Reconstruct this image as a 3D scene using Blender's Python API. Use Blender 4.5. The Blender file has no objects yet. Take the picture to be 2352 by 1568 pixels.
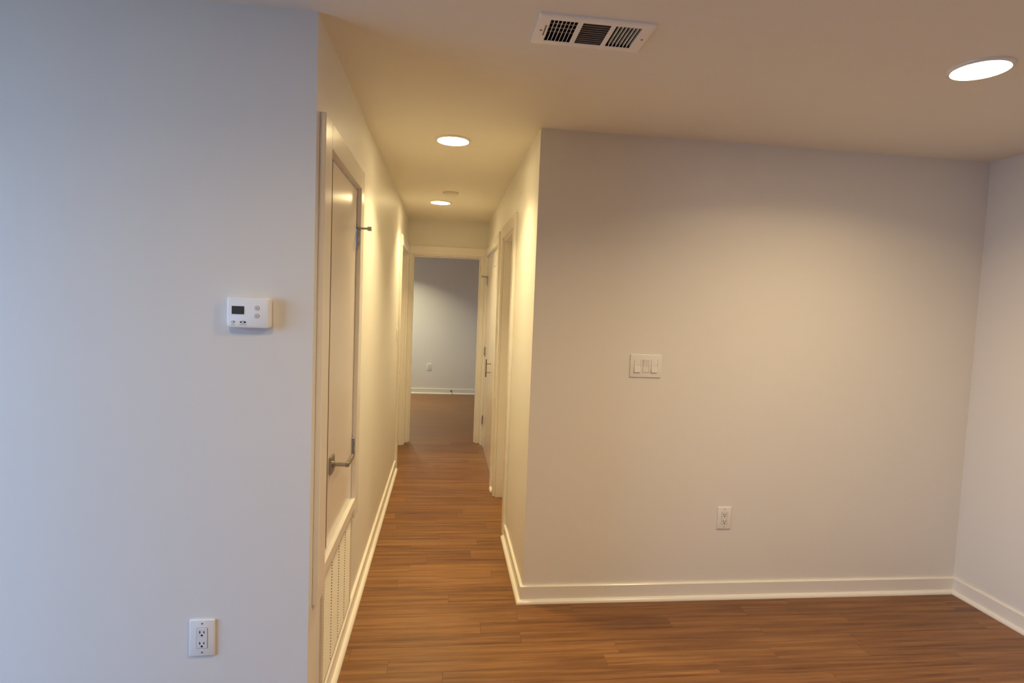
import bpy, bmesh, math, random
from mathutils import Matrix, Vector
random.seed(7)
scene = bpy.context.scene
C = scene.collection

# ------------------------------------------------------------------ camera
def cam_axes(yaw, pitch, roll):
    cy, sy = math.cos(yaw), math.sin(yaw)
    f = Vector((sy * math.cos(pitch), cy * math.cos(pitch), math.sin(pitch)))
    r0 = Vector((cy, -sy, 0)); u0 = r0.cross(f)
    c, s = math.cos(roll), math.sin(roll)
    return c * r0 + s * u0, -s * r0 + c * u0, f
r_, u_, f_ = cam_axes(0.118992, -0.0632358, 0.0388369)
cam = bpy.data.objects.new('camera', bpy.data.cameras.new('camera'))
C.objects.link(cam)
cam.data.sensor_fit = 'HORIZONTAL'; cam.data.sensor_width = 36.0
cam.data.lens = 1306.05 / 2352 * 36.0
cam.data.clip_start = 0.02
cam.matrix_world = Matrix(((r_.x, u_.x, -f_.x, 0.0), (r_.y, u_.y, -f_.y, 0.0),
                           (r_.z, u_.z, -f_.z, 1.55104), (0, 0, 0, 1)))
scene.camera = cam

# ------------------------------------------------------------------ world, light levels, exposure
SKY = (0.36, 0.58, 1.0); SKY_STRENGTH = 12.5
LAMP_ROOM = (1.0, 0.745, 0.41); LAMP_ROOM_WATTS = 15.0
LAMP_HALL = (1.0, 0.785, 0.40); LAMP_HALL_WATTS = 12.0
LAMP_FAR = (1.0, 0.92, 0.58); LAMP_FAR_WATTS = 25.0
scene.view_settings.view_transform = 'Standard'
scene.view_settings.look = 'None'
scene.view_settings.gamma = 1.0
scene.view_settings.use_curve_mapping = False
scene.view_settings.exposure = 0.0
world = bpy.data.worlds.new('overcast_sky'); scene.world = world
world.use_nodes = True
bg = world.node_tree.nodes['Background']
bg.inputs[0].default_value = (*SKY, 1); bg.inputs[1].default_value = SKY_STRENGTH
scene.cycles.max_bounces = 14
scene.cycles.diffuse_bounces = 8
scene.cycles.glossy_bounces = 4
scene.cycles.sample_clamp_indirect = 6.0
scene.cycles.caustics_reflective = False
scene.cycles.caustics_refractive = False

# ------------------------------------------------------------------ measures (metres)
H = 2.44                       # ceiling
XL, XR = -0.4206, 0.4475       # hall walls
YL, YR = 1.8941, 2.8682        # room walls left and right of the hall
XF = 2.9633                    # right wall of the room
YE = 6.28                      # end of hall
YFAR = 9.71                    # wall of the far room
XW = -3.2                      # window wall
YB = -3.2                      # wall behind
T = 0.12

def portal(name, loc, rot, sx, sz):
    li = bpy.data.lights.new(name, 'AREA'); li.shape = 'RECTANGLE'; li.size = sx; li.size_y = sz
    li.cycles.is_portal = True
    o = bpy.data.objects.new(name, li); C.objects.link(o); o.location = loc; o.rotation_euler = rot
    return o
WIN1 = (-0.35, 1.65, 0.06, 2.32)     # y0 y1 z0 z1 in the window wall
WIN2 = (7.3, 8.2, 0.85, 1.8)      # y0 y1 z0 z1 in the far room's left wall
XFL, XFR = -2.1, 1.3
portal('daylight_portal', (XW - 0.14, (WIN1[0] + WIN1[1]) / 2, (WIN1[2] + WIN1[3]) / 2), (0, -math.pi / 2, 0), WIN1[3] - WIN1[2], WIN1[1] - WIN1[0])
portal('daylight_portal', (XFL - 0.14, (WIN2[0] + WIN2[1]) / 2, (WIN2[2] + WIN2[3]) / 2), (0, -math.pi / 2, 0), WIN2[3] - WIN2[2], WIN2[1] - WIN2[0])

# ------------------------------------------------------------------ materials
def new_mat(name, col, rough=0.5, metal=0.0, spec=0.5):
    m = bpy.data.materials.new(name); m.use_nodes = True
    b = m.node_tree.nodes['Principled BSDF']
    b.inputs['Base Color'].default_value = (*col, 1)
    b.inputs['Roughness'].default_value = rough
    b.inputs['Metallic'].default_value = metal
    b.inputs['Specular IOR Level'].default_value = spec
    return m

def paint(name, col, rough, spec, scale, bump, vary=0.02):
    """rolled paint: faint orange-peel relief and a trace of unevenness"""
    m = new_mat(name, col, rough, 0, spec); nt = m.node_tree; n = nt.nodes; l = nt.links
    b = n['Principled BSDF']
    tc = n.new('ShaderNodeTexCoord')
    no = n.new('ShaderNodeTexNoise'); no.inputs['Scale'].default_value = scale; no.inputs['Detail'].default_value = 3
    l.new(tc.outputs['Object'], no.inputs['Vector'])
    bu = n.new('ShaderNodeBump'); bu.inputs['Strength'].default_value = bump; bu.inputs['Distance'].default_value = 0.002
    l.new(no.outputs['Fac'], bu.inputs['Height']); l.new(bu.outputs['Normal'], b.inputs['Normal'])
    n2 = n.new('ShaderNodeTexNoise'); n2.inputs['Scale'].default_value = 1.7; n2.inputs['Detail'].default_value = 4
    l.new(tc.outputs['Object'], n2.inputs['Vector'])
    mr = n.new('ShaderNodeMapRange'); mr.inputs['To Min'].default_value = 1 - vary; mr.inputs['To Max'].default_value = 1 + vary
    l.new(n2.outputs['Fac'], mr.inputs['Value'])
    mx = n.new('ShaderNodeMix'); mx.data_type = 'RGBA'; mx.blend_type = 'MULTIPLY'; mx.inputs['Factor'].default_value = 1
    mx.inputs[6].default_value = (*col, 1); l.new(mr.outputs['Result'], mx.inputs[7])
    l.new(mx.outputs[2], b.inputs['Base Color'])
    return m

M_WALL = paint('wall_paint', (0.76, 0.74, 0.70), 0.42, 0.4, 130, 0.12)
M_CEIL = paint('ceiling_paint', (0.82, 0.78, 0.695), 0.55, 0.3, 160, 0.10)
M_TRIM = paint('trim_paint', (0.80, 0.77, 0.71), 0.24, 0.5, 60, 0.03)
M_DOOR = paint('door_paint', (0.76, 0.71, 0.65), 0.20, 0.5, 45, 0.03)
M_PLATE = new_mat('plate_plastic', (0.80, 0.79, 0.77), 0.28)
M_INSERT = new_mat('insert_plastic', (0.76, 0.75, 0.73), 0.3)
M_SLOT = new_mat('socket_slot', (0.015, 0.013, 0.012), 0.6)
M_THERMO = new_mat('thermostat_plastic', (0.84, 0.85, 0.85), 0.4)
M_LCD = new_mat('liquid_crystal', (0.045, 0.05, 0.052), 0.35)
M_LEGEND = new_mat('printed_legend', (0.13, 0.13, 0.13), 0.6)
M_NICKEL = new_mat('brushed_nickel', (0.42, 0.39, 0.36), 0.32, 1.0)
M_DARKMET = new_mat('dark_metal', (0.16, 0.13, 0.11), 0.42, 0.8)
M_SEAM = new_mat('plate_seam', (0.20, 0.17, 0.14), 0.7)
M_GAP_SHADE = new_mat('gap_shade', (0.10, 0.07, 0.045), 0.8)  # dark brown standing in for the shade in the closet door gap
M_SCREW = new_mat('screw_head', (0.35, 0.33, 0.31), 0.4, 0.7)
M_GRILLE = paint('grille_enamel', (0.68, 0.63, 0.54), 0.35, 0.5, 60, 0.02)
M_VENT = new_mat('vent_enamel', (0.90, 0.87, 0.83), 0.35)
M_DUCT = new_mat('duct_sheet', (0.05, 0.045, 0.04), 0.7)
M_DAMPER_SHADE = new_mat('damper_steel_vane_shade', (0.40, 0.37, 0.35), 0.5, 0.0)  # damper steel, also the darker tone of the shaded middle vanes
M_DETECT = new_mat('detector_plastic', (0.80, 0.77, 0.70), 0.5)
M_RUBBER = new_mat('bumper_rubber', (0.55, 0.52, 0.48), 0.7)
M_DARKSTOP = new_mat('stop_steel', (0.10, 0.09, 0.08), 0.4, 0.7)
M_SUB = new_mat('underlayment', (0.05, 0.03, 0.018), 0.9)
M_GROUND = new_mat('outdoor_ground', (0.36, 0.36, 0.34), 0.95)
M_PAINTCHIP = new_mat('screw_hole', (0.06, 0.045, 0.03), 0.8)

def emis(name, col, s):
    m = bpy.data.materials.new(name); m.use_nodes = True; nt = m.node_tree
    nt.nodes.remove(nt.nodes['Principled BSDF'])
    e = nt.nodes.new('ShaderNodeEmission'); e.inputs[0].default_value = (*col, 1); e.inputs[1].default_value = s
    nt.links.new(e.outputs[0], nt.nodes['Material Output'].inputs[0]); return m
M_LENS_ROOM = emis('lit_lens_room', LAMP_ROOM, 50.0)
M_LENS_FAR = emis('lit_lens_far', LAMP_FAR, 20.0)
M_LENS_HALL = emis('lit_lens_hall', LAMP_HALL, 40.0)

def glass_mat():
    m = bpy.data.materials.new('window_glass'); m.use_nodes = True; nt = m.node_tree
    nt.nodes.remove(nt.nodes['Principled BSDF'])
    t = nt.nodes.new('ShaderNodeBsdfTransparent'); t.inputs[0].default_value = (0.95, 0.97, 0.96, 1)
    g = nt.nodes.new('ShaderNodeBsdfGlossy'); g.inputs['Roughness'].default_value = 0.02
    mx = nt.nodes.new('ShaderNodeMixShader'); mx.inputs[0].default_value = 0.06
    nt.links.new(t.outputs[0], mx.inputs[1]); nt.links.new(g.outputs[0], mx.inputs[2])
    nt.links.new(mx.outputs[0], nt.nodes['Material Output'].inputs[0]); return m
M_GLASS = glass_mat()

def wood_mat():
    """strand-woven plank: long streaks along x, each plank its own tone"""
    m = new_mat('plank_wood', (0.4, 0.18, 0.06), 0.36, 0, 0.45); nt = m.node_tree; n = nt.nodes; l = nt.links
    b = n['Principled BSDF']
    tc = n.new('ShaderNodeTexCoord'); oi = n.new('ShaderNodeObjectInfo')
    mul = n.new('ShaderNodeMath'); mul.operation = 'MULTIPLY'; mul.inputs[1].default_value = 91.7
    l.new(oi.outputs['Random'], mul.inputs[0])
    cmb = n.new('ShaderNodeCombineXYZ'); l.new(mul.outputs[0], cmb.inputs[0]); l.new(mul.outputs[0], cmb.inputs[1])
    add = n.new('ShaderNodeVectorMath'); add.operation = 'ADD'
    l.new(tc.outputs['Object'], add.inputs[0]); l.new(cmb.outputs[0], add.inputs[1])
    def streak(sx, sy, scale, det):
        mp = n.new('ShaderNodeMapping'); mp.inputs['Scale'].default_value = (sx, sy, 1)
        l.new(add.outputs[0], mp.inputs['Vector'])
        no = n.new('ShaderNodeTexNoise'); no.inputs['Scale'].default_value = scale; no.inputs['Detail'].default_value = det
        no.inputs['Roughness'].default_value = 0.6
        l.new(mp.outputs[0], no.inputs['Vector']); return no
    a = streak(1.4, 40, 1.0, 5); c = streak(5, 190, 1.0, 3)
    mixf = n.new('ShaderNodeMath'); mixf.operation = 'MULTIPLY_ADD'; mixf.inputs[1].default_value = 0.35
    l.new(c.outputs['Fac'], mixf.inputs[0])
    am = n.new('ShaderNodeMath'); am.operation = 'MULTIPLY'; am.inputs[1].default_value = 0.75; l.new(a.outputs['Fac'], am.inputs[0])
    l.new(am.outputs[0], mixf.inputs[2])
    tone = n.new('ShaderNodeMath'); tone.operation = 'MULTIPLY_ADD'; tone.inputs[1].default_value = 0.10
    l.new(oi.outputs['Random'], tone.inputs[0]); l.new(mixf.outputs[0], tone.inputs[2])
    cr = n.new('ShaderNodeValToRGB'); l.new(tone.outputs[0], cr.inputs[0])
    el = cr.color_ramp.elements
    el[0].position = 0.43; el[0].color = (0.105, 0.038, 0.012, 1)
    el[1].position = 0.79; el[1].color = (0.32, 0.155, 0.054, 1)
    e = el.new(0.60); e.color = (0.205, 0.088, 0.028, 1)
    l.new(cr.outputs[0], b.inputs['Base Color'])
    bu = n.new('ShaderNodeBump'); bu.inputs['Strength'].default_value = 0.06; bu.inputs['Distance'].default_value = 0.002
    l.new(c.outputs['Fac'], bu.inputs['Height']); l.new(bu.outputs['Normal'], b.inputs['Normal'])
    rr = n.new('ShaderNodeMapRange'); rr.inputs['To Min'].default_value = 0.30; rr.inputs['To Max'].default_value = 0.48
    l.new(a.outputs['Fac'], rr.inputs['Value']); l.new(rr.outputs[0], b.inputs['Roughness'])
    return m
M_WOOD = wood_mat()

# ------------------------------------------------------------------ mesh helpers
class MB:
    def __init__(self): self.bm = bmesh.new()
    def box(self, a, b):
        x0, x1 = sorted((a[0], b[0])); y0, y1 = sorted((a[1], b[1])); z0, z1 = sorted((a[2], b[2]))
        v = [self.bm.verts.new(p) for p in ((x0,y0,z0),(x1,y0,z0),(x1,y1,z0),(x0,y1,z0),(x0,y0,z1),(x1,y0,z1),(x1,y1,z1),(x0,y1,z1))]
        for f in ((0,3,2,1),(4,5,6,7),(0,1,5,4),(1,2,6,5),(2,3,7,6),(3,0,4,7)): self.bm.faces.new([v[i] for i in f])
        return self
    def prism(self, pts, axis, a, b):
        """extrude a 2-D outline along an axis; pts are the other two coordinates in cyclic order"""
        def P(p, t): return {'x': (t, p[0], p[1]), 'y': (p[0], t, p[1]), 'z': (p[0], p[1], t)}[axis]
        A = [self.bm.verts.new(P(p, a)) for p in pts]; B = [self.bm.verts.new(P(p, b)) for p in pts]
        k = len(pts); self.bm.faces.new(A); self.bm.faces.new(B[::-1])
        for i in range(k): self.bm.faces.new((A[i], B[i], B[(i+1) % k], A[(i+1) % k]))
        return self
    def lathe(self, prof, c, axis='z', seg=32):
        """prof: (radius, height) pairs turned about an axis through c"""
        rings = []
        for (r, h) in prof:
            ring = []
            for i in range(1 if r < 1e-6 else seg):
                t = 2 * math.pi * i / seg; p, q = r * math.cos(t), r * math.sin(t)
                d = {'z': (p, q, h), 'y': (p, h, q), 'x': (h, p, q)}[axis]
                ring.append(self.bm.verts.new((c[0] + d[0], c[1] + d[1], c[2] + d[2])))
            rings.append(ring)
        for A, B in zip(rings, rings[1:]):
            for i in range(seg):
                j = (i + 1) % seg
                if len(A) == 1 and len(B) == 1: continue
                if len(A) == 1: self.bm.faces.new((A[0], B[i], B[j]))
                elif len(B) == 1: self.bm.faces.new((A[i], B[0], A[j]))
                else: self.bm.faces.new((A[i], B[i], B[j], A[j]))
        for ring, last in ((rings[0], False), (rings[-1], True)):
            if len(ring) > 1: self.bm.faces.new(ring if last else ring[::-1])
        return self
    def bevel(self, w, seg=2):
        bmesh.ops.recalc_face_normals(self.bm, faces=self.bm.faces)
        es = [e for e in self.bm.edges if len(e.link_faces) == 2 and e.calc_face_angle(0) > 0.6]
        bmesh.ops.bevel(self.bm, geom=es, offset=w, segments=seg, profile=0.5, affect='EDGES', clamp_overlap=True)
        return self
    def mesh(self, name, mat, smooth=False):
        bmesh.ops.recalc_face_normals(self.bm, faces=self.bm.faces)
        me = bpy.data.meshes.new(name); self.bm.to_mesh(me); self.bm.free()
        me.materials.append(mat)
        if smooth:
            for p in me.polygons: p.use_smooth = True
            me.set_sharp_from_angle(angle=math.radians(35))
        return me
    def build(self, name, mat, parent=None, loc=(0, 0, 0), smooth=False):
        return add(name, self.mesh(name, mat, smooth), parent, loc)

def add(name, me, parent=None, loc=(0, 0, 0), rot=(0, 0, 0)):
    o = bpy.data.objects.new(name, me); C.objects.link(o); o.parent = parent
    o.location = loc; o.rotation_euler = rot
    return o
def empty(name, loc=(0, 0, 0), rz=0.0):
    o = bpy.data.objects.new(name, None); C.objects.link(o); o.location = loc; o.rotation_euler = (0, 0, rz)
    o.empty_display_size = 0.05; return o
def tag(o, label, cat, group=None, kind=None):
    o['label'] = label; o['category'] = cat
    if group: o['group'] = group
    if kind: o['kind'] = kind
    return o
def struct(o, label, cat): return tag(o, label, cat, kind='structure')
def copy_tree(o, parent=None):
    c = o.copy(); C.objects.link(c); c.parent = parent
    for ch in list(o.children): copy_tree(ch, c)
    return c

def slab_with_holes(axis, t0, t1, a0, a1, b0, b1, holes):
    """slab of thickness t0..t1 along axis, spanning a x b, with rectangular holes (a0,a1,b0,b1)"""
    A = sorted({a0, a1, *[h[0] for h in holes], *[h[1] for h in holes]}); A = [a for a in A if a0 <= a <= a1]
    B = sorted({b0, b1, *[h[2] for h in holes], *[h[3] for h in holes]}); B = [b for b in B if b0 <= b <= b1]
    def solid(i, j):
        if not (0 <= i < len(A) - 1 and 0 <= j < len(B) - 1): return False
        ca, cb = (A[i] + A[i+1]) / 2, (B[j] + B[j+1]) / 2
        return not any(h[0] < ca < h[1] and h[2] < cb < h[3] for h in holes)
    mb = MB(); cache = {}
    def V(t, a, b):
        k = (t, a, b)
        if k not in cache: cache[k] = mb.bm.verts.new({'x': (t, a, b), 'y': (a, t, b), 'z': (a, b, t)}[axis])
        return cache[k]
    for i in range(len(A) - 1):
        for j in range(len(B) - 1):
            if not solid(i, j): continue
            p, q, r, s = A[i], A[i+1], B[j], B[j+1]
            for t in (t0, t1): mb.bm.faces.new((V(t,p,r), V(t,q,r), V(t,q,s), V(t,p,s)))
            if not solid(i-1, j): mb.bm.faces.new((V(t0,p,r), V(t1,p,r), V(t1,p,s), V(t0,p,s)))
            if not solid(i+1, j): mb.bm.faces.new((V(t0,q,r), V(t1,q,r), V(t1,q,s), V(t0,q,s)))
            if not solid(i, j-1): mb.bm.faces.new((V(t0,p,r), V(t1,p,r), V(t1,q,r), V(t0,q,r)))
            if not solid(i, j+1): mb.bm.faces.new((V(t0,p,s), V(t1,p,s), V(t1,q,s), V(t0,q,s)))
    return mb

# ------------------------------------------------------------------ openings
D1 = (2.050, 2.746, 0.600, 2.064)      # raised closet door, left hall wall (y0 y1 z0 z1)
DL = (5.33, 6.17, 0.0, 2.068)          # doorway at the end of the left hall wall
DR = (3.780, 4.505, 0.0, 2.068)        # doorway in the right hall wall
DC = (4.800, 6.190, 0.0, 2.068)        # double closet in the right hall wall
DE = (-0.376, 0.386, 0.0, 2.068)       # doorway in the hall end wall (x0 x1 z0 z1)
VENT = (0.278, 0.608, 1.775, 1.942)    # hole in the ceiling (x0 x1 y0 y1)

# ------------------------------------------------------------------ walls, ceiling
def wall(name, axis, t0, t1, a0, a1, holes, label):
    o = slab_with_holes(axis, t0, t1, a0, a1, 0.0, H, holes).build(name, M_WALL)
    return struct(o, label, 'wall')
wall('wall_front_left', 'y', YL, YL + T, XW, XL, [], 'pale wall with the thermostat, left of the hall entrance')
wall('wall_front_right', 'y', YR, YR + T, XR, XF, [], 'beige lit wall with the triple light switch, right of the hall')
wall('wall_right', 'x', XF, XF + T, YB, YR + T, [], 'narrow stretch of pale wall at the right edge')
wall('wall_hall_left', 'x', XL - T, XL, YL + T, YE, [D1, DL], 'left wall of the hall with the raised closet door')
wall('wall_hall_right', 'x', XR, XR + T, YR + T, YE, [DR, DC], 'right wall of the hall with doorway and closet')
wall('wall_hall_end', 'y', YE, YE + T, XFL, XFR, [DE], 'wall at the end of the hall around the open doorway')
wall('wall_far', 'y', YFAR, YFAR + T, XFL - T, XFR + T, [], 'grey wall of the far room seen through the end doorway')
wall('wall_far_left', 'x', XFL - T, XFL, YE, YFAR, [WIN2], 'left wall of the far room with its window')
wall('wall_far_right', 'x', XFR, XFR + T, YE, YFAR, [], 'right wall of the far room')
wall('wall_left', 'x', XW - T, XW, YB, YL + T, [WIN1], 'window wall of the room, left of the viewpoint')
wall('wall_back', 'y', YB - T, YB, XW - T, XF + T, [], 'wall of the room behind the viewpoint')
ceil = slab_with_holes('z', H, H + 0.16, XW - T, XF + T, YB - T, YFAR + T, [VENT]).build('ceiling', M_CEIL)
struct(ceil, 'flat painted ceiling running from the room into the hall', 'ceiling')

# windows out of view that let the daylight in
def window(name, x, w, n, label):
    y0, y1, z0, z1 = w; root = empty(name, (x, (y0 + y1) / 2, z0)); struct(root, label, 'window')
    cy = (y0 + y1) / 2; fr = MB(); a = 0.06
    for p, q in (((y0, z0), (y0 + a, z1)), ((y1 - a, z0), (y1, z1)), ((y0 + a, z0), (y1 - a, z0 + a)), ((y0 + a, z1 - a), (y1 - a, z1))):
        fr.box((-0.09, p[0] - cy, p[1] - z0), (-0.03, q[0] - cy, q[1] - z0))
    fr.build('window_frame', M_TRIM, root)
    step = (y1 - y0 - 2 * a) / n
    for i in range(n):
        if i: MB().box((-0.085, y0 + a + i * step - 0.03 - cy, a), (-0.035, y0 + a + i * step + 0.03 - cy, z1 - z0 - a)).build('mullion', M_TRIM, root)
        lo = y0 + a + i * step + (0.03 if i else 0); hi = y0 + a + (i + 1) * step - (0.03 if i < n - 1 else 0)
        MB().box((-0.063, lo - cy, a), (-0.057, hi - cy, z1 - z0 - a)).build('pane', M_GLASS, root)
window('window_1', XW, WIN1, 2, 'wide sliding glass door in the wall left of the viewpoint')
window('window_2', XFL, WIN2, 2, 'white framed window in the left wall of the far room')
g = MB().box((-60, -60, -3.2), (60, 60, -3.0)).build('ground', M_GROUND)
struct(g, 'open ground outside the windows', 'ground')

# ------------------------------------------------------------------ floor of separate planks
floor = MB().box((XW - T, YB - T, -0.05), (XF + T, YFAR + T, -0.006)).build('floor', M_SUB)
struct(floor, 'brown wood plank floor with boards running across the hall', 'floor')
PW = 0.0905; GAP = 0.0008
def plank_mesh(L): return MB().box((-L/2 + GAP/2, -PW/2 + GAP/2, -0.006), (L/2 - GAP/2, PW/2 - GAP/2, 0.0)).mesh('plank', M_WOOD)
LENS = [0.45, 0.62, 0.8, 0.95, 1.2]
PLANKS = {L: plank_mesh(L) for L in LENS}
fixed = {-1: 0.036, 4: 0.405, 12: 0.205, 1: 2.034, 2: 0.40, 10: -0.159, 5: 0.70}
def lay(y0row, x0, x1, sink=None):
    """boards of one row from x0 to x1, cut at the ends"""
    yc = 2.317 + (y0row + 0.5) * PW
    rr = random.Random(1000 + y0row)
    start = fixed.get(y0row, rr.uniform(-1, 1))
    x = start
    while x > x0: x -= 1.2
    segs = []
    while x < x1:
        L = 1.2 if y0row in fixed else rr.choice(LENS)
        a, b = max(x, x0), min(x + L, x1)
        if b - a > 0.004: segs.append((a, b))
        x += L
    for a, b in segs:
        if sink is not None:
            sink.box((a + GAP/2, yc - PW/2 + GAP/2, -0.006), (b - GAP/2, yc + PW/2 - GAP/2, 0.0)); continue
        L = round(b - a, 4)
        if L not in PLANKS: PLANKS[L] = plank_mesh(L)
        add('plank', PLANKS[L], floor, ((a + b) / 2, yc, 0))
rest = MB()
row0 = math.floor((YB - 2.317) / PW)
for k in range(row0, math.ceil((YFAR - 2.317) / PW)):
    ya, yb = 2.317 + k * PW, 2.317 + (k + 1) * PW
    if yb < 1.35: lay(k, XW, XF, rest)
    elif ya < YL: lay(k, XW, -1.3, rest); lay(k, -1.3, XF)
    elif ya < YR: lay(k, XL, XF)
    elif yb < YE + 0.1: lay(k, XL - (0.12 if DL[0] < ya < DL[1] else 0), XR + (0.12 if ya > DR[0] else 0))
    else: lay(k, XFL, XFR, rest)
o = rest.build('distant_planks', M_WOOD, floor); o['kind'] = 'stuff'

# ------------------------------------------------------------------ baseboards
BH, BT, SH = 0.0885, 0.014, 0.019
def baseboard(name, p, q, nrm, label, ends=(0, 0)):
    """board and shoe along p-q on the wall; nrm points into the room; ends: mitre growth (+ outside corner, - inside)"""
    d = Vector((q[0] - p[0], q[1] - p[1], 0)); L = d.length; d.normalize(); n = Vector((nrm[0], nrm[1], 0))
    P = Vector((p[0], p[1], 0))
    def sweep(prof, nm, parent):
        bm = bmesh.new(); A = []; B = []
        for (o, z) in prof:
            A.append(bm.verts.new(P + n * o + d * (-ends[0] * o) + Vector((0, 0, z)) - base))
            B.append(bm.verts.new(P + n * o + d * (L + ends[1] * o) + Vector((0, 0, z)) - base))
        k = len(prof); bm.faces.new(A); bm.faces.new(B[::-1])
        for i in range(k): bm.faces.new((A[i], B[i], B[(i+1) % k], A[(i+1) % k]))
        m = MB(); m.bm.free(); m.bm = bm
        return m.build(nm, M_TRIM, parent)
    base = P
    root = sweep([(0, 0), (BT, 0), (BT, BH - 0.004), (BT - 0.004, BH), (0, BH)], name, None); root.location = P
    struct(root, label, 'baseboard')
    arc = [(BT + SH * math.sin(t), SH * math.cos(t)) for t in [math.pi / 2 * i / 5 for i in range(6)]]
    sweep([(BT, 0)] + arc, 'shoe_molding', root)
baseboard('baseboard_front_right', (XR, YR), (XF, YR), (0, -1), 'white baseboard under the triple switch wall', (1, -1))
baseboard('baseboard_right', (XF, YR), (XF, YB), (-1, 0), 'white baseboard along the wall at the right edge', (-1, -1))
baseboard('baseboard_hall_left', (XL, YL), (XL, 5.235), (1, 0), 'white baseboard along the left hall wall below the grille', (1, 0))
baseboard('baseboard_hall_right', (XR, 3.69), (XR, YR), (-1, 0), 'short white baseboard on the right hall wall by its corner', (0, 1))
baseboard('baseboard_hall_between', (XR, 4.71), (XR, 4.60), (-1, 0), 'tiny baseboard piece between right doorway and closet', (0, 0))
baseboard('baseboard_front_left', (XW, YL), (XL, YL), (0, -1), 'baseboard under the thermostat wall', (-1, 1))
baseboard('baseboard_far', (XFL, YFAR), (XFR, YFAR), (0, -1), 'white baseboard of the far room seen through the end doorway', (-1, -1))
baseboard('baseboard_far_left', (XFL, YE + T), (XFL, YFAR), (1, 0), 'baseboard under the window of the far room', (-1, -1))
baseboard('baseboard_left', (XW, YB), (XW, WIN1[0]), (1, 0), 'baseboard beside the sliding glass door', (-1, 0))
baseboard('baseboard_back', (XF, YB), (XW, YB), (0, 1), 'baseboard behind the viewpoint', (-1, -1))

# ------------------------------------------------------------------ door casings (trim)
CT = 0.020; CW = 0.088
def casing_side(name, x, side, op, label, near=CW, far=CW, legbot=0.0, sill=None, head=CW, ct=CT):
    """casing on a hall side wall; side=+1 when the room lies at larger x"""
    y0, y1, z0, z1 = op; root = empty(name, (x, (y0 + y1) / 2, max(0, legbot))); struct(root, label, 'door casing')
    L = root.location
    def bx(nm, a, b): MB().box((0, a[0] - L.y, a[1] - L.z), (side * ct, b[0] - L.y, b[1] - L.z)).bevel(0.0025, 2).build(nm, M_TRIM, root)
    if near: bx('side_casing', (y0 - near, legbot), (y0, z1 + head))
    if far: bx('side_casing', (y1, legbot), (y1 + far, z1 + head))
    bx('head_casing', (y0, z1), (y1, z1 + head))
    if sill: bx('sill_casing', (y0, sill[0]), (y1, sill[1]))
    return root
def jamb_side(root, xf, xb, op, t=0.016):
    """lining of an opening between wall faces xf and xb"""
    y0, y1, z0, z1 = op; L = root.location
    for a, b in (((y0, z0), (y0 + t, z1)), ((y1 - t, z0), (y1, z1)), ((y0 + t, z1 - t), (y1 - t, z1))):
        MB().box((xf - L.x, a[0] - L.y, a[1] - L.z), (xb - L.x, b[0] - L.y, b[1] - L.z)).build('jamb', M_TRIM, root)
t1 = casing_side('trim_1', XL, 1, D1, 'white casing framing the raised closet door on the left', near=0.108, far=CW, legbot=0.502, sill=(0.550, 0.600))
jamb_side(t1, XL, XL - T, D1, 0.006)
MB().box((0.0, D1[0] + 0.006 - t1.location.y, D1[2] - t1.location.z), (-T, D1[0] + 0.104 - t1.location.y, D1[3] - 0.006 - t1.location.z)).build('jamb', M_TRIM, t1)
t2 = casing_side('trim_2', XL, 1, DL, 'white casing of the left doorway at the hall end', far=0.085)
jamb_side(t2, XL, XL - T, DL)
t3 = casing_side('trim_3', XR, -1, DR, 'white casing of the nearer right doorway')
jamb_side(t3, XR, XR + T, DR)
t4 = casing_side('trim_4', XR, -1, DC, 'white casing of the double closet on the right', far=0.065, ct=0.026)
jamb_side(t4, XR, XR + T, DC, 0.014)
# end doorway
t5 = empty('trim_5', (0, YE, 0)); struct(t5, 'white casing of the open doorway at the hall end', 'door casing')
for nm, a, b in (('side_casing', (XL + 0.001, 0), (DE[0], DE[3])), ('side_casing', (DE[1], 0), (XR - 0.001, DE[3])), ('head_casing', (XL + 0.001, DE[3]), (XR - 0.001, DE[3] + CW))):
    MB().box((a[0], -CT, a[1]), (b[0], 0, b[1])).bevel(0.0025, 2).build(nm, M_TRIM, t5)
for a, b in (((DE[0], 0), (DE[0] + 0.014, DE[3])), ((DE[1] - 0.014, 0), (DE[1], DE[3])), ((DE[0] + 0.014, DE[3] - 0.014), (DE[1] - 0.014, DE[3]))):
    MB().box((a[0], 0, a[1]), (b[0], T, b[1])).build('jamb', M_TRIM, t5)
for a, b in (((DE[0] + 0.014, 0), (DE[0] + 0.026, DE[3] - 0.014)), ((DE[1] - 0.026, 0), (DE[1] - 0.014, DE[3] - 0.014)), ((DE[0] + 0.026, DE[3] - 0.026), (DE[1] - 0.026, DE[3] - 0.014))):
    MB().box((a[0], 0.045, a[1]), (b[0], 0.08, b[1])).build('stop_strip', M_TRIM, t5)

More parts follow.
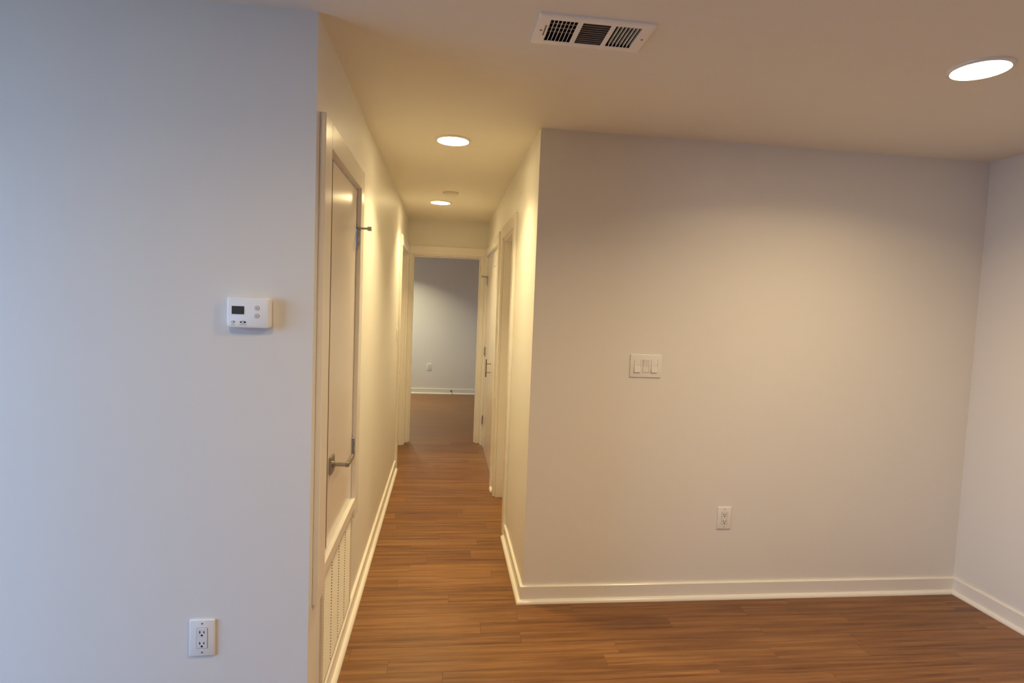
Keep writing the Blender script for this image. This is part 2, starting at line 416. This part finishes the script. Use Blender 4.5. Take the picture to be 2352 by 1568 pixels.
# ------------------------------------------------------------------ doors
def hinge(root, x, y, z, side, h=0.09, stop=False, mat=M_NICKEL):
    """barrel and leaf of a butt hinge; side=+1 opens towards +x"""
    L = root.location
    m = MB().lathe([(0.0065, -h/2), (0.0065, h/2)], (x + side * 0.004 - L.x, y - L.y, z - L.z), 'z', 12)
    m.lathe([(0.004, h/2), (0.007, h/2 + 0.003), (0.004, h/2 + 0.010)], (x + side * 0.004 - L.x, y - L.y, z - L.z), 'z', 12)
    o = m.build('hinge', mat, root, smooth=True)
    for dz in (-0.022, 0.022):
        MB().box((x + side * 0.0105 - L.x, y - 0.002 - L.y, z + dz - 0.012 - L.z), (x + side * 0.0112 - L.x, y + 0.002 - L.y, z + dz + 0.012 - L.z)).build('knuckle_gap', M_SLOT, o)
    if stop:
        zz = z + h/2 + 0.004 - L.z
        a = MB().lathe([(0.005, side * 0.004), (0.005, side * 0.050)], (x - L.x, y + 0.002 - L.y, zz), 'x', 10)
        a.lathe([(0.0075, side * 0.012), (0.0075, side * 0.020)], (x - L.x, y + 0.002 - L.y, zz), 'x', 10)
        a.build('stop_arm', mat, o, smooth=True)
        MB().lathe([(0.010, side * 0.050), (0.010, side * 0.068)], (x - L.x, y + 0.002 - L.y, zz), 'x', 14).build('bumper', M_RUBBER, o, smooth=True)
    return o
# door 1: raised closet door, flush with the hall face
d1 = empty('door_1', (XL, 2.398, 0.60)); struct(d1, 'raised white closet door with lever handle above a louvered grille', 'door')
g_ = 0.004
MB().box((-0.036, D1[0] + 0.122 - 2.398, 0.005), (-0.001, D1[1] - 0.006 - g_ - 2.398, D1[3] - 0.006 - g_ - 0.60)).bevel(0.0015, 1).build('slab', M_DOOR, d1)
yr, zr = 2.228 - 2.398, 0.912 - 0.60
lh = MB().box((-0.001, yr - 0.033, zr - 0.033), (0.009, yr + 0.033, zr + 0.033)).bevel(0.0012, 1).build('lever_handle', M_NICKEL, d1); lh['label'] = 'brushed nickel lever handle with square rose'
n1 = MB().lathe([(0.0125, 0.009), (0.0125, 0.016), (0.0095, 0.017), (0.0095, 0.066)], (0, yr, zr), 'x', 20).build('neck', M_NICKEL, lh, smooth=True)
MB().box((0.056, yr - 0.0095, zr - 0.0095), (0.070, yr + 0.120, zr + 0.0095)).bevel(0.003, 2).build('lever', M_NICKEL, lh)
MB().box((-0.036, D1[0] + 0.1045 - 2.398, 0.005), (-0.0005, D1[0] + 0.1215 - 2.398, D1[3] - 0.6105)).build('gap_shade_strip', M_GAP_SHADE, d1)  # added dark strip that paints the shadow line of the gap
hinge(d1, XL, 2.743, 1.833, 1, stop=True); hinge(d1, XL, 2.743, 0.842, 1, stop=False)
# recessed doors behind the two plain doorways
def recessed_door(name, xface, side, op, label):
    y0, y1, z0, z1 = op; cy = (y0 + y1) / 2
    r = empty(name, (xface, cy, 0)); struct(r, label, 'door')
    MB().box((0, y0 + 0.019 - cy, 0.008), (-side * 0.035, y1 - 0.019 - cy, z1 - 0.019)).build('slab', M_DOOR, r)
    h = MB().box((0, -(y1 - y0) / 2 + 0.06, 0.92), (side * 0.009, -(y1 - y0) / 2 + 0.125, 0.985)).build('lever_handle', M_NICKEL, r)
    m = MB().lathe([(0.0095, 0.0), (0.0095, side * 0.055)], (0, -(y1 - y0) / 2 + 0.0925, 0.9525), 'x', 14)
    m.box((side * 0.046, -(y1 - y0) / 2 + 0.083, 0.943), (side * 0.060, -(y1 - y0) / 2 + 0.205, 0.962)).build('lever', M_NICKEL, h)
recessed_door('door_2', XL - 0.083, 1, DL, 'white door set deep in the left doorway at the hall end')
recessed_door('door_3', XR + 0.083, -1, DR, 'white door set deep in the nearer right doorway')
# double closet: two leaves
YM = 5.60
d4 = empty('door_4', (XR, (DC[0] + YM) / 2, 0)); struct(d4, 'nearer white leaf of the hall closet with a bar pull', 'door')
cy = d4.location.y
MB().box((0.0, DC[0] + 0.017 - cy, 0.022), (0.035, YM - 0.002 - cy, 1.905)).bevel(0.0015, 1).build('slab', M_DOOR, d4)
MB().box((0.0, DC[0] + 0.017 - cy, 1.912), (0.035, YM - 0.002 - cy, 2.047)).bevel(0.0015, 1).build('top_panel', M_DOOR, d4)
bp = MB().box((-0.050, 5.36 - cy - 0.006, 0.862), (-0.040, 5.36 - cy + 0.006, 1.035)).bevel(0.002, 1).build('bar_pull', M_DARKMET, d4); bp['label'] = 'dark metal bar pull'
for z in (0.908, 0.990): MB().lathe([(0.005, -0.041), (0.005, 0.0)], (0, 5.36 - cy, z), 'x', 10).build('post', M_NICKEL, bp, smooth=True)
d5 = empty('door_5', (XR, (YM + DC[1]) / 2, 0)); struct(d5, 'farther white leaf of the hall closet hinged at the hall end', 'door')
cy = d5.location.y
MB().box((0.0, YM + 0.002 - cy, 0.022), (0.035, DC[1] - 0.017 - cy, 2.047)).bevel(0.0015, 1).build('slab', M_DOOR, d5)
for z, s in ((1.80, True), (1.04, False), (0.28, False)): hinge(d5, XR, DC[1] - 0.012, z, -1, stop=s)

# ------------------------------------------------------------------ return air grille below door 1
gy0, gy1, gz0, gz1 = 2.078, 2.738, 0.0895, 0.546
gr = empty('return_air_grille', (XL, (gy0 + gy1) / 2, gz0)); tag(gr, 'cream louvered return air grille below the raised closet door', 'air grille')
W_, Hg = gy1 - gy0, gz1 - gz0
FL = 0.030; DEP = 0.008
fr = MB()
for a, b in (((-W_/2, 0), (W_/2, FL * 0.55)), ((-W_/2, Hg - FL), (W_/2, Hg)), ((-W_/2, FL * 0.55), (-W_/2 + FL, Hg - FL)), ((W_/2 - FL, FL * 0.55), (W_/2, Hg - FL))):
    fr.box((0, a[0], a[1]), (DEP, b[0], b[1]))
fr.build('flange', M_GRILLE, gr)
MB().box((0.0, -W_/2 + FL, FL * 0.55), (0.0015, W_/2 - FL, Hg - FL)).build('back_screen', M_DUCT, gr)
ncol, pitch = 4, 0.0120
cw = (W_ - 2 * FL) / ncol
for c in range(1, ncol):
    y = -W_/2 + FL + c * cw
    MB().box((0.0015, y - 0.003, FL * 0.55), (0.003, y + 0.003, Hg - FL)).build('mullion', M_GRILLE, gr)
bl = MB().prism([(0.001, 0.0116), (0.0016, 0.0116), (0.0085, 0.0014), (0.0078, 0.0), (0.001, 0.0)], 'y', -cw/2 + 0.004, cw/2 - 0.004)
# outline given as (x, z): swept along y, upper edge at the wall, lower lip leaning out
bme = bl.mesh('louver_blade', M_GRILLE); bme.materials.append(M_DUCT)
for p_ in bme.polygons: p_.material_index = 1 if abs(p_.normal.y) > 0.9 else 0  # end faces coloured dark as the shaded inside of open louvers
nrow = int((Hg - FL - FL * 0.55) / pitch)
for c in range(ncol):
    for r in range(nrow):
        add('louver_blade', bme, gr, (0, -W_/2 + FL + (c + 0.5) * cw, FL * 0.55 + 0.002 + r * pitch))

# small screw hole beside the grille
sh = MB().lathe([(0.004, -0.0004), (0.004, 0.0006), (0.0, 0.0006)], (0, 0, 0), 'x', 12).build('screw_hole', M_PAINTCHIP, None, (XL + 0.0002, 1.962, 0.505))
tag(sh, 'small dark screw hole in the wall left of the louvered grille', 'hole')

# ------------------------------------------------------------------ outlets and switches
def screw(parent, x, z, d, r=0.0028):
    MB().lathe([(r, 0.0), (r, -0.0008), (0.0, -0.0010)], (x, -d, z), 'y', 12).build('screw', M_SCREW, parent, smooth=True)
def make_outlet():
    root = empty('wall_outlet')
    MB().box((-0.039, -0.0065, -0.061), (0.039, 0.0, 0.061)).bevel(0.0028, 3).build('cover_plate', M_PLATE, root, smooth=True)
    ins = MB().box((-0.0165, -0.0082, -0.0335), (0.0165, -0.004, 0.0335)).bevel(0.0008, 1).build('receptacle', M_INSERT, root)
    gap = MB()
    for a, b in (((-0.0175, -0.0345), (-0.0166, 0.0345)), ((0.0166, -0.0345), (0.0175, 0.0345)), ((-0.0175, -0.0345), (0.0175, -0.0336)), ((-0.0175, 0.0336), (0.0175, 0.0345))):
        gap.box((a[0], -0.0067, a[1]), (b[0], -0.0060, b[1]))
    gap.build('seam', M_SEAM, root)
    for zc in (0.0185, -0.0185):
        for dx, hh in ((-0.0063, 0.0042), (0.0063, 0.0035)):
            MB().box((dx - 0.0016, -0.0084, zc + 0.002 - hh), (dx + 0.0016, -0.0080, zc + 0.002 + hh)).build('slot', M_SLOT, ins)
        MB().lathe([(0.0034, -0.0080), (0.0034, -0.0084), (0, -0.0084)], (0, 0, zc - 0.0085), 'y', 14).build('ground_hole', M_SLOT, ins)
    screw(root, 0, 0.0485, 0.0064); screw(root, 0, -0.0485, 0.0064)
    return root
ol = make_outlet(); ol.location = (-0.7527, YL, 0.432)
tag(ol, 'white duplex outlet low on the bluish wall under the thermostat', 'outlet', 'wall outlets')
o2 = copy_tree(ol); o2.location = (1.5405, YR, 0.4445); o2['label'] = 'white duplex outlet low on the beige wall below the triple switch'
o3 = copy_tree(ol); o3.location = (-0.241, YFAR, 0.458); o3['label'] = 'small outlet on the grey wall of the far room'

def rocker(parent, x, tilt, nm='rocker'):
    top, bot = (-0.0050, -0.0130) if tilt > 0 else ((-0.0115, -0.0050) if tilt < 0 else (-0.0080, -0.0072))
    m = MB().prism([(-0.004, -0.0335), (bot, -0.0335), (-0.0068, 0.0), (top, 0.0335), (-0.004, 0.0335)], 'x', x - 0.0165, x + 0.0165)
    return m.build(nm, M_INSERT, parent)
sw = empty('light_switch', (1.0535, YR, 1.262)); tag(sw, 'white triple rocker light switch on the beige wall', 'light switch')
MB().box((-0.0845, -0.0065, -0.0605), (0.0845, 0, 0.0605)).bevel(0.0028, 3).build('cover_plate', M_PLATE, sw, smooth=True)
for x, t in ((-0.046, 1), (0.0, -1), (0.046, 1)):
    rocker(sw, x, t)
    sm = MB()  # joint lines round the rocker, darkened to deepen its shadow
    sm.box((x - 0.0178, -0.0068, -0.0347), (x - 0.0166, -0.006, 0.0347)); sm.box((x + 0.0166, -0.0068, -0.0347), (x + 0.0174, -0.006, 0.0347))
    sm.box((x - 0.0178, -0.0068, -0.0349), (x + 0.0174, -0.006, -0.0336)); sm.build('seam', M_SEAM, sw)
    for z in (-0.0485, 0.0485): MB().lathe([(0.0022, 0.0), (0.0022, -0.0006), (0, -0.0007)], (x, -0.0064, z), 'y', 10).build('screw', M_INSERT, sw)
hs = empty('hall_light_switch', (XL, 5.145, 1.255), math.pi / 2); tag(hs, 'single light switch seen edge-on before the left end doorway', 'light switch')
MB().box((-0.037, -0.0065, -0.060), (0.037, 0, 0.060)).bevel(0.0028, 3).build('cover_plate', M_PLATE, hs, smooth=True)
rocker(hs, 0.0, -1)

# ------------------------------------------------------------------ thermostat
th = empty('thermostat', (-0.6105, YL, 1.4965)); tag(th, 'white digital thermostat with small grey display on the left wall', 'thermostat')
MB().box((-0.060, -0.008, -0.044), (0.060, 0, 0.046)).build('back_plate', M_THERMO, th)
def rrect(w, h, r, n=6):
    p = []
    for cx, cz, a0 in ((w - r, h - r, 0), (-w + r, h - r, 90), (-w + r, -h + r, 180), (w - r, -h + r, 270)):
        for i in range(n + 1):
            a = math.radians(a0 + 90 * i / n); p.append((cx + r * math.cos(a), cz + r * math.sin(a)))
    return p
def lofted(rings):
    """rings: list of (depth, outline)"""
    m = MB(); vs = [[m.bm.verts.new((x, d, z)) for x, z in ol_] for d, ol_ in rings]
    for A, B in zip(vs, vs[1:]):
        for i in range(len(A)):
            j = (i + 1) % len(A); m.bm.faces.new((A[i], A[j], B[j], B[i]))
    m.bm.faces.new(vs[0]); m.bm.faces.new(vs[-1][::-1]); return m
body = lofted([(-0.004, rrect(0.0640, 0.0470, 0.010)), (-0.010, rrect(0.0655, 0.0485, 0.010)), (-0.024, rrect(0.0655, 0.0485, 0.010)), (-0.029, rrect(0.0635, 0.0465, 0.009)), (-0.031, rrect(0.0595, 0.0425, 0.008))]).build('housing', M_THERMO, th, smooth=True)
fz = -0.031
MB().box((-0.0490, fz - 0.0008, -0.0055), (-0.0125, fz + 0.002, 0.0195)).build('display_bezel', M_SLOT, th)
MB().box((-0.0475, fz - 0.0012, -0.0040), (-0.0140, fz, 0.0180)).build('display', M_LCD, th)
for z, s in ((0.0150, 1), (-0.0095, -1)):
    b = lofted([(fz + 0.001, [(0.0265 + 0.0062 * math.cos(a), z + 0.0062 * math.sin(a)) for a in [2 * math.pi * i / 24 for i in range(24)]]),
                (fz - 0.0012, [(0.0265 + 0.0056 * math.cos(a), z + 0.0056 * math.sin(a)) for a in [2 * math.pi * i / 24 for i in range(24)]])]).build('button', M_THERMO, th)
    rg = MB()
    prof = [(0.0060, 0.0), (0.0070, 0.0), (0.0070, -0.0006), (0.0060, -0.0006), (0.0060, 0.0)]
    rings = []
    for k in range(24):
        a = 2 * math.pi * k / 24; rings.append([rg.bm.verts.new((0.0265 + r * math.cos(a), fz + d, z + r * math.sin(a))) for r, d in prof[:4]])
    for k in range(24):
        A, B = rings[k], rings[(k + 1) % 24]
        for i in range(4): rg.bm.faces.new((A[i], A[(i+1) % 4], B[(i+1) % 4], B[i]))
    rg.build('button_ring', M_LEGEND, b)
    MB().prism([(0.0265 - 0.0026, z - s * 0.0014), (0.0265 + 0.0026, z - s * 0.0014), (0.0265, z + s * 0.0022)], 'y', fz - 0.0018, fz - 0.001).build('arrow', M_SLOT, b)
for x, w in ((-0.0460, 0.0045), (-0.0155, 0.0080)):
    MB().prism([(x + w * 1.15 * math.cos(a), -0.0300 + 0.0036 * math.sin(a)) for a in [2 * math.pi * i / 20 for i in range(20)]], 'y', fz + 0.0005, fz - 0.0005).build('switch_recess', M_LCD, th)
    k = MB().box((x - 0.0030, fz - 0.0032, -0.0325), (x + 0.0030, fz - 0.0002, -0.0275)).bevel(0.0008, 1).build('slide_switch', M_THERMO, th)
for x0, x1 in ((-0.0500, -0.0455), (-0.0445, -0.0400), (-0.0260, -0.0195), (-0.0180, -0.0130), (-0.0110, -0.0050)):
    MB().box((x0, fz - 0.0003, -0.0388), (x1, fz + 0.0005, -0.0375)).build('legend_mark', M_LEGEND, th)

# ------------------------------------------------------------------ ceiling supply vent
vx, vy = 0.4435, 1.8585
v = empty('ceiling_vent', (vx, vy, H)); tag(v, 'white three-way metal air vent in the ceiling', 'air vent')
x0, x1 = -0.184, 0.184; y0, y1 = -0.0975, 0.0975; zf = -0.007
secs = [(-0.148, -0.060), (-0.044, 0.046), (0.061, 0.147)]; sy0, sy1 = -0.069, 0.069
f = slab_with_holes('z', zf, zf + 0.002, x0 + 0.006, x1 - 0.006, y0 + 0.006, y1 - 0.006, [(a, b, sy0, sy1) for a, b in secs])
for a, b, ax in (((x0, y0), (x1, y0 + 0.006), 0), ((x0, y1 - 0.006), (x1, y1), 0), ((x0, y0 + 0.006), (x0 + 0.006, y1 - 0.006), 0), ((x1 - 0.006, y0 + 0.006), (x1, y1 - 0.006), 0)):
    f.box((a[0], a[1], zf + 0.0012), (b[0], b[1], 0.0))
f.build('face_frame', M_VENT, v)
# duct boot above the ceiling
dx0, dx1, dy0, dy1 = VENT[0] - vx + 0.001, VENT[1] - vx - 0.001, VENT[2] - vy + 0.001, VENT[3] - vy - 0.001
d = MB(); zt = 0.155
d.box((dx0, dy0, 0.0), (dx0 + 0.002, dy1, zt)); d.box((dx1 - 0.002, dy0, 0.0), (dx1, dy1, zt))
d.box((dx0, dy0, 0.0), (dx1, dy0 + 0.002, zt)); d.box((dx0, dy1 - 0.002, 0.0), (dx1, dy1, zt)); d.box((dx0, dy0, zt - 0.002), (dx1, dy1, zt))
d.build('duct_boot', M_DUCT, v)
for a, b, tilt in ((secs[0][0], secs[0][1], 1), (secs[2][0], secs[2][1], -1)):
    n = 7; st = (b - a) / n; tl = 0.0070 if tilt > 0 else -0.0010
    me = MB().prism([(0.0, zf + 0.0005), (0.0012, zf), (tilt * tl + 0.0012, zf + 0.013), (tilt * tl, zf + 0.0135)], 'y', sy0, sy1).mesh('vane', M_VENT)
    for i in range(n + 1): add('vane', me, v, (a + i * st - 0.0006, 0, 0))
n = 10; st = (sy1 - sy0) / n
me = MB().prism([(0.0, zf + 0.0005), (0.0012, zf), (0.0112, zf + 0.0105), (0.0100, zf + 0.0112)], 'x', secs[1][0], secs[1][1]).mesh('vane', M_DAMPER_SHADE)  # middle vanes coloured grey to paint in the shade on their faces
for i in range(n): add('vane', me, v, (0, sy0 + (i + 0.1) * st, 0))
me = MB().box((secs[0][0], -0.0035, 0.018), (secs[0][1] + 0.01, 0.0035, 0.019)).mesh('damper_bar', M_DAMPER_SHADE)
for i in range(5): add('damper_bar', me, v, (0, -0.052 + i * 0.027, 0))
for x in (-0.167, 0.167): MB().lathe([(0.0042, 0), (0.0042, -0.0015), (0, -0.0022)], (x, 0, zf), 'z', 14).build('screw', M_SCREW, v, smooth=True)
MB().box((-0.157, -0.034, zf - 0.0006), (-0.154, 0.034, zf + 0.001)).build('lever_slot', M_SLOT, v)

# ------------------------------------------------------------------ recessed lights
def lamp(x, y, lens_mat, col, watts, label, spread=150):
    r = empty('recessed_light', (x, y, H)); tag(r, label, 'ceiling light', 'recessed ceiling lights')
    ring = MB(); prof = [(0.083, -0.001), (0.086, -0.009), (0.091, -0.009), (0.097, -0.004), (0.098, 0.0)]
    rows = []
    for k in range(48):
        a = 2 * math.pi * k / 48; rows.append([ring.bm.verts.new((q * math.cos(a), q * math.sin(a), h)) for q, h in prof])
    for k in range(48):
        A, B = rows[k], rows[(k + 1) % 48]
        for i in range(len(prof) - 1): ring.bm.faces.new((A[i], A[i+1], B[i+1], B[i]))
    ring.build('trim_ring', M_TRIM, r, smooth=True)
    ln = MB().lathe([(0.083, -0.003), (0.081, -0.007), (0.060, -0.009), (0.0, -0.010)], (0, 0, 0), 'z', 32)
    ln.build('lens', lens_mat, r, smooth=True)
    li = bpy.data.lights.new('lamp_light', 'AREA'); li.shape = 'DISK'; li.size = 0.160
    li.color = col; li.energy = watts; li.spread = math.radians(spread)
    lo = bpy.data.objects.new('lamp_light', li); C.objects.link(lo); lo.parent = r; lo.location = (0, 0, -0.0115)
    return r
lamp(0.015, 3.19, M_LENS_HALL, LAMP_HALL, LAMP_HALL_WATTS, 'nearer lit round recessed light in the hall ceiling', 112)
lamp(-0.07, 5.155, M_LENS_HALL, LAMP_HALL, LAMP_HALL_WATTS, 'farther lit round recessed light beside the smoke detector', 112)
lamp(1.829, 1.842, M_LENS_ROOM, LAMP_ROOM, LAMP_ROOM_WATTS * 0.85, 'lit round recessed light in the room ceiling at upper right')
lamp(-0.58, 0.68, M_LENS_ROOM, LAMP_ROOM, LAMP_ROOM_WATTS * 0.3, 'lit round recessed light above the viewpoint, out of the picture')
lamp(0.95, 0.95, M_LENS_ROOM, LAMP_ROOM, LAMP_ROOM_WATTS * 1.35, 'lit round recessed light nearer than the vent, out of the picture')
lamp(-0.85, 8.75, M_LENS_FAR, LAMP_FAR, LAMP_FAR_WATTS, 'lit round recessed light in the far room, out of the picture', 126)

# ------------------------------------------------------------------ smoke detector
sd = MB().lathe([(0.064, 0.0), (0.066, -0.006), (0.066, -0.012), (0.060, -0.014)], (0, 0, 0), 'z', 40).build('smoke_detector', M_DETECT, None, (0.016, 4.69, H), smooth=True)
tag(sd, 'flat round smoke detector on the hall ceiling between the lights', 'smoke detector')
MB().lathe([(0.056, -0.014), (0.055, -0.019), (0.048, -0.023), (0.0, -0.024)], (0, 0, 0), 'z', 40).build('cover', M_DETECT, sd, smooth=True)
MB().lathe([(0.005, -0.0235), (0.005, -0.0255), (0.0, -0.0255)], (0.02, 0, 0), 'z', 12).build('test_button', M_PLATE, sd)

# ------------------------------------------------------------------ door stop on the far baseboard
ds = empty('door_stop', (0.144, YFAR - BT, 0.058)); tag(ds, 'small dark spring door stop on the far room baseboard', 'door stop')
sp = MB().lathe([(0.012, 0.0), (0.012, -0.005), (0.007, -0.007)] + [(0.0075 if i % 2 else 0.0058, -0.008 - i * 0.0024) for i in range(22)], (0, 0, 0), 'y', 14)
sp.build('spring', M_DARKSTOP, ds)
MB().lathe([(0.009, -0.060), (0.010, -0.064), (0.010, -0.074), (0.006, -0.077)], (0, 0, 0), 'y', 16).build('tip', M_DARKSTOP, ds, smooth=True)
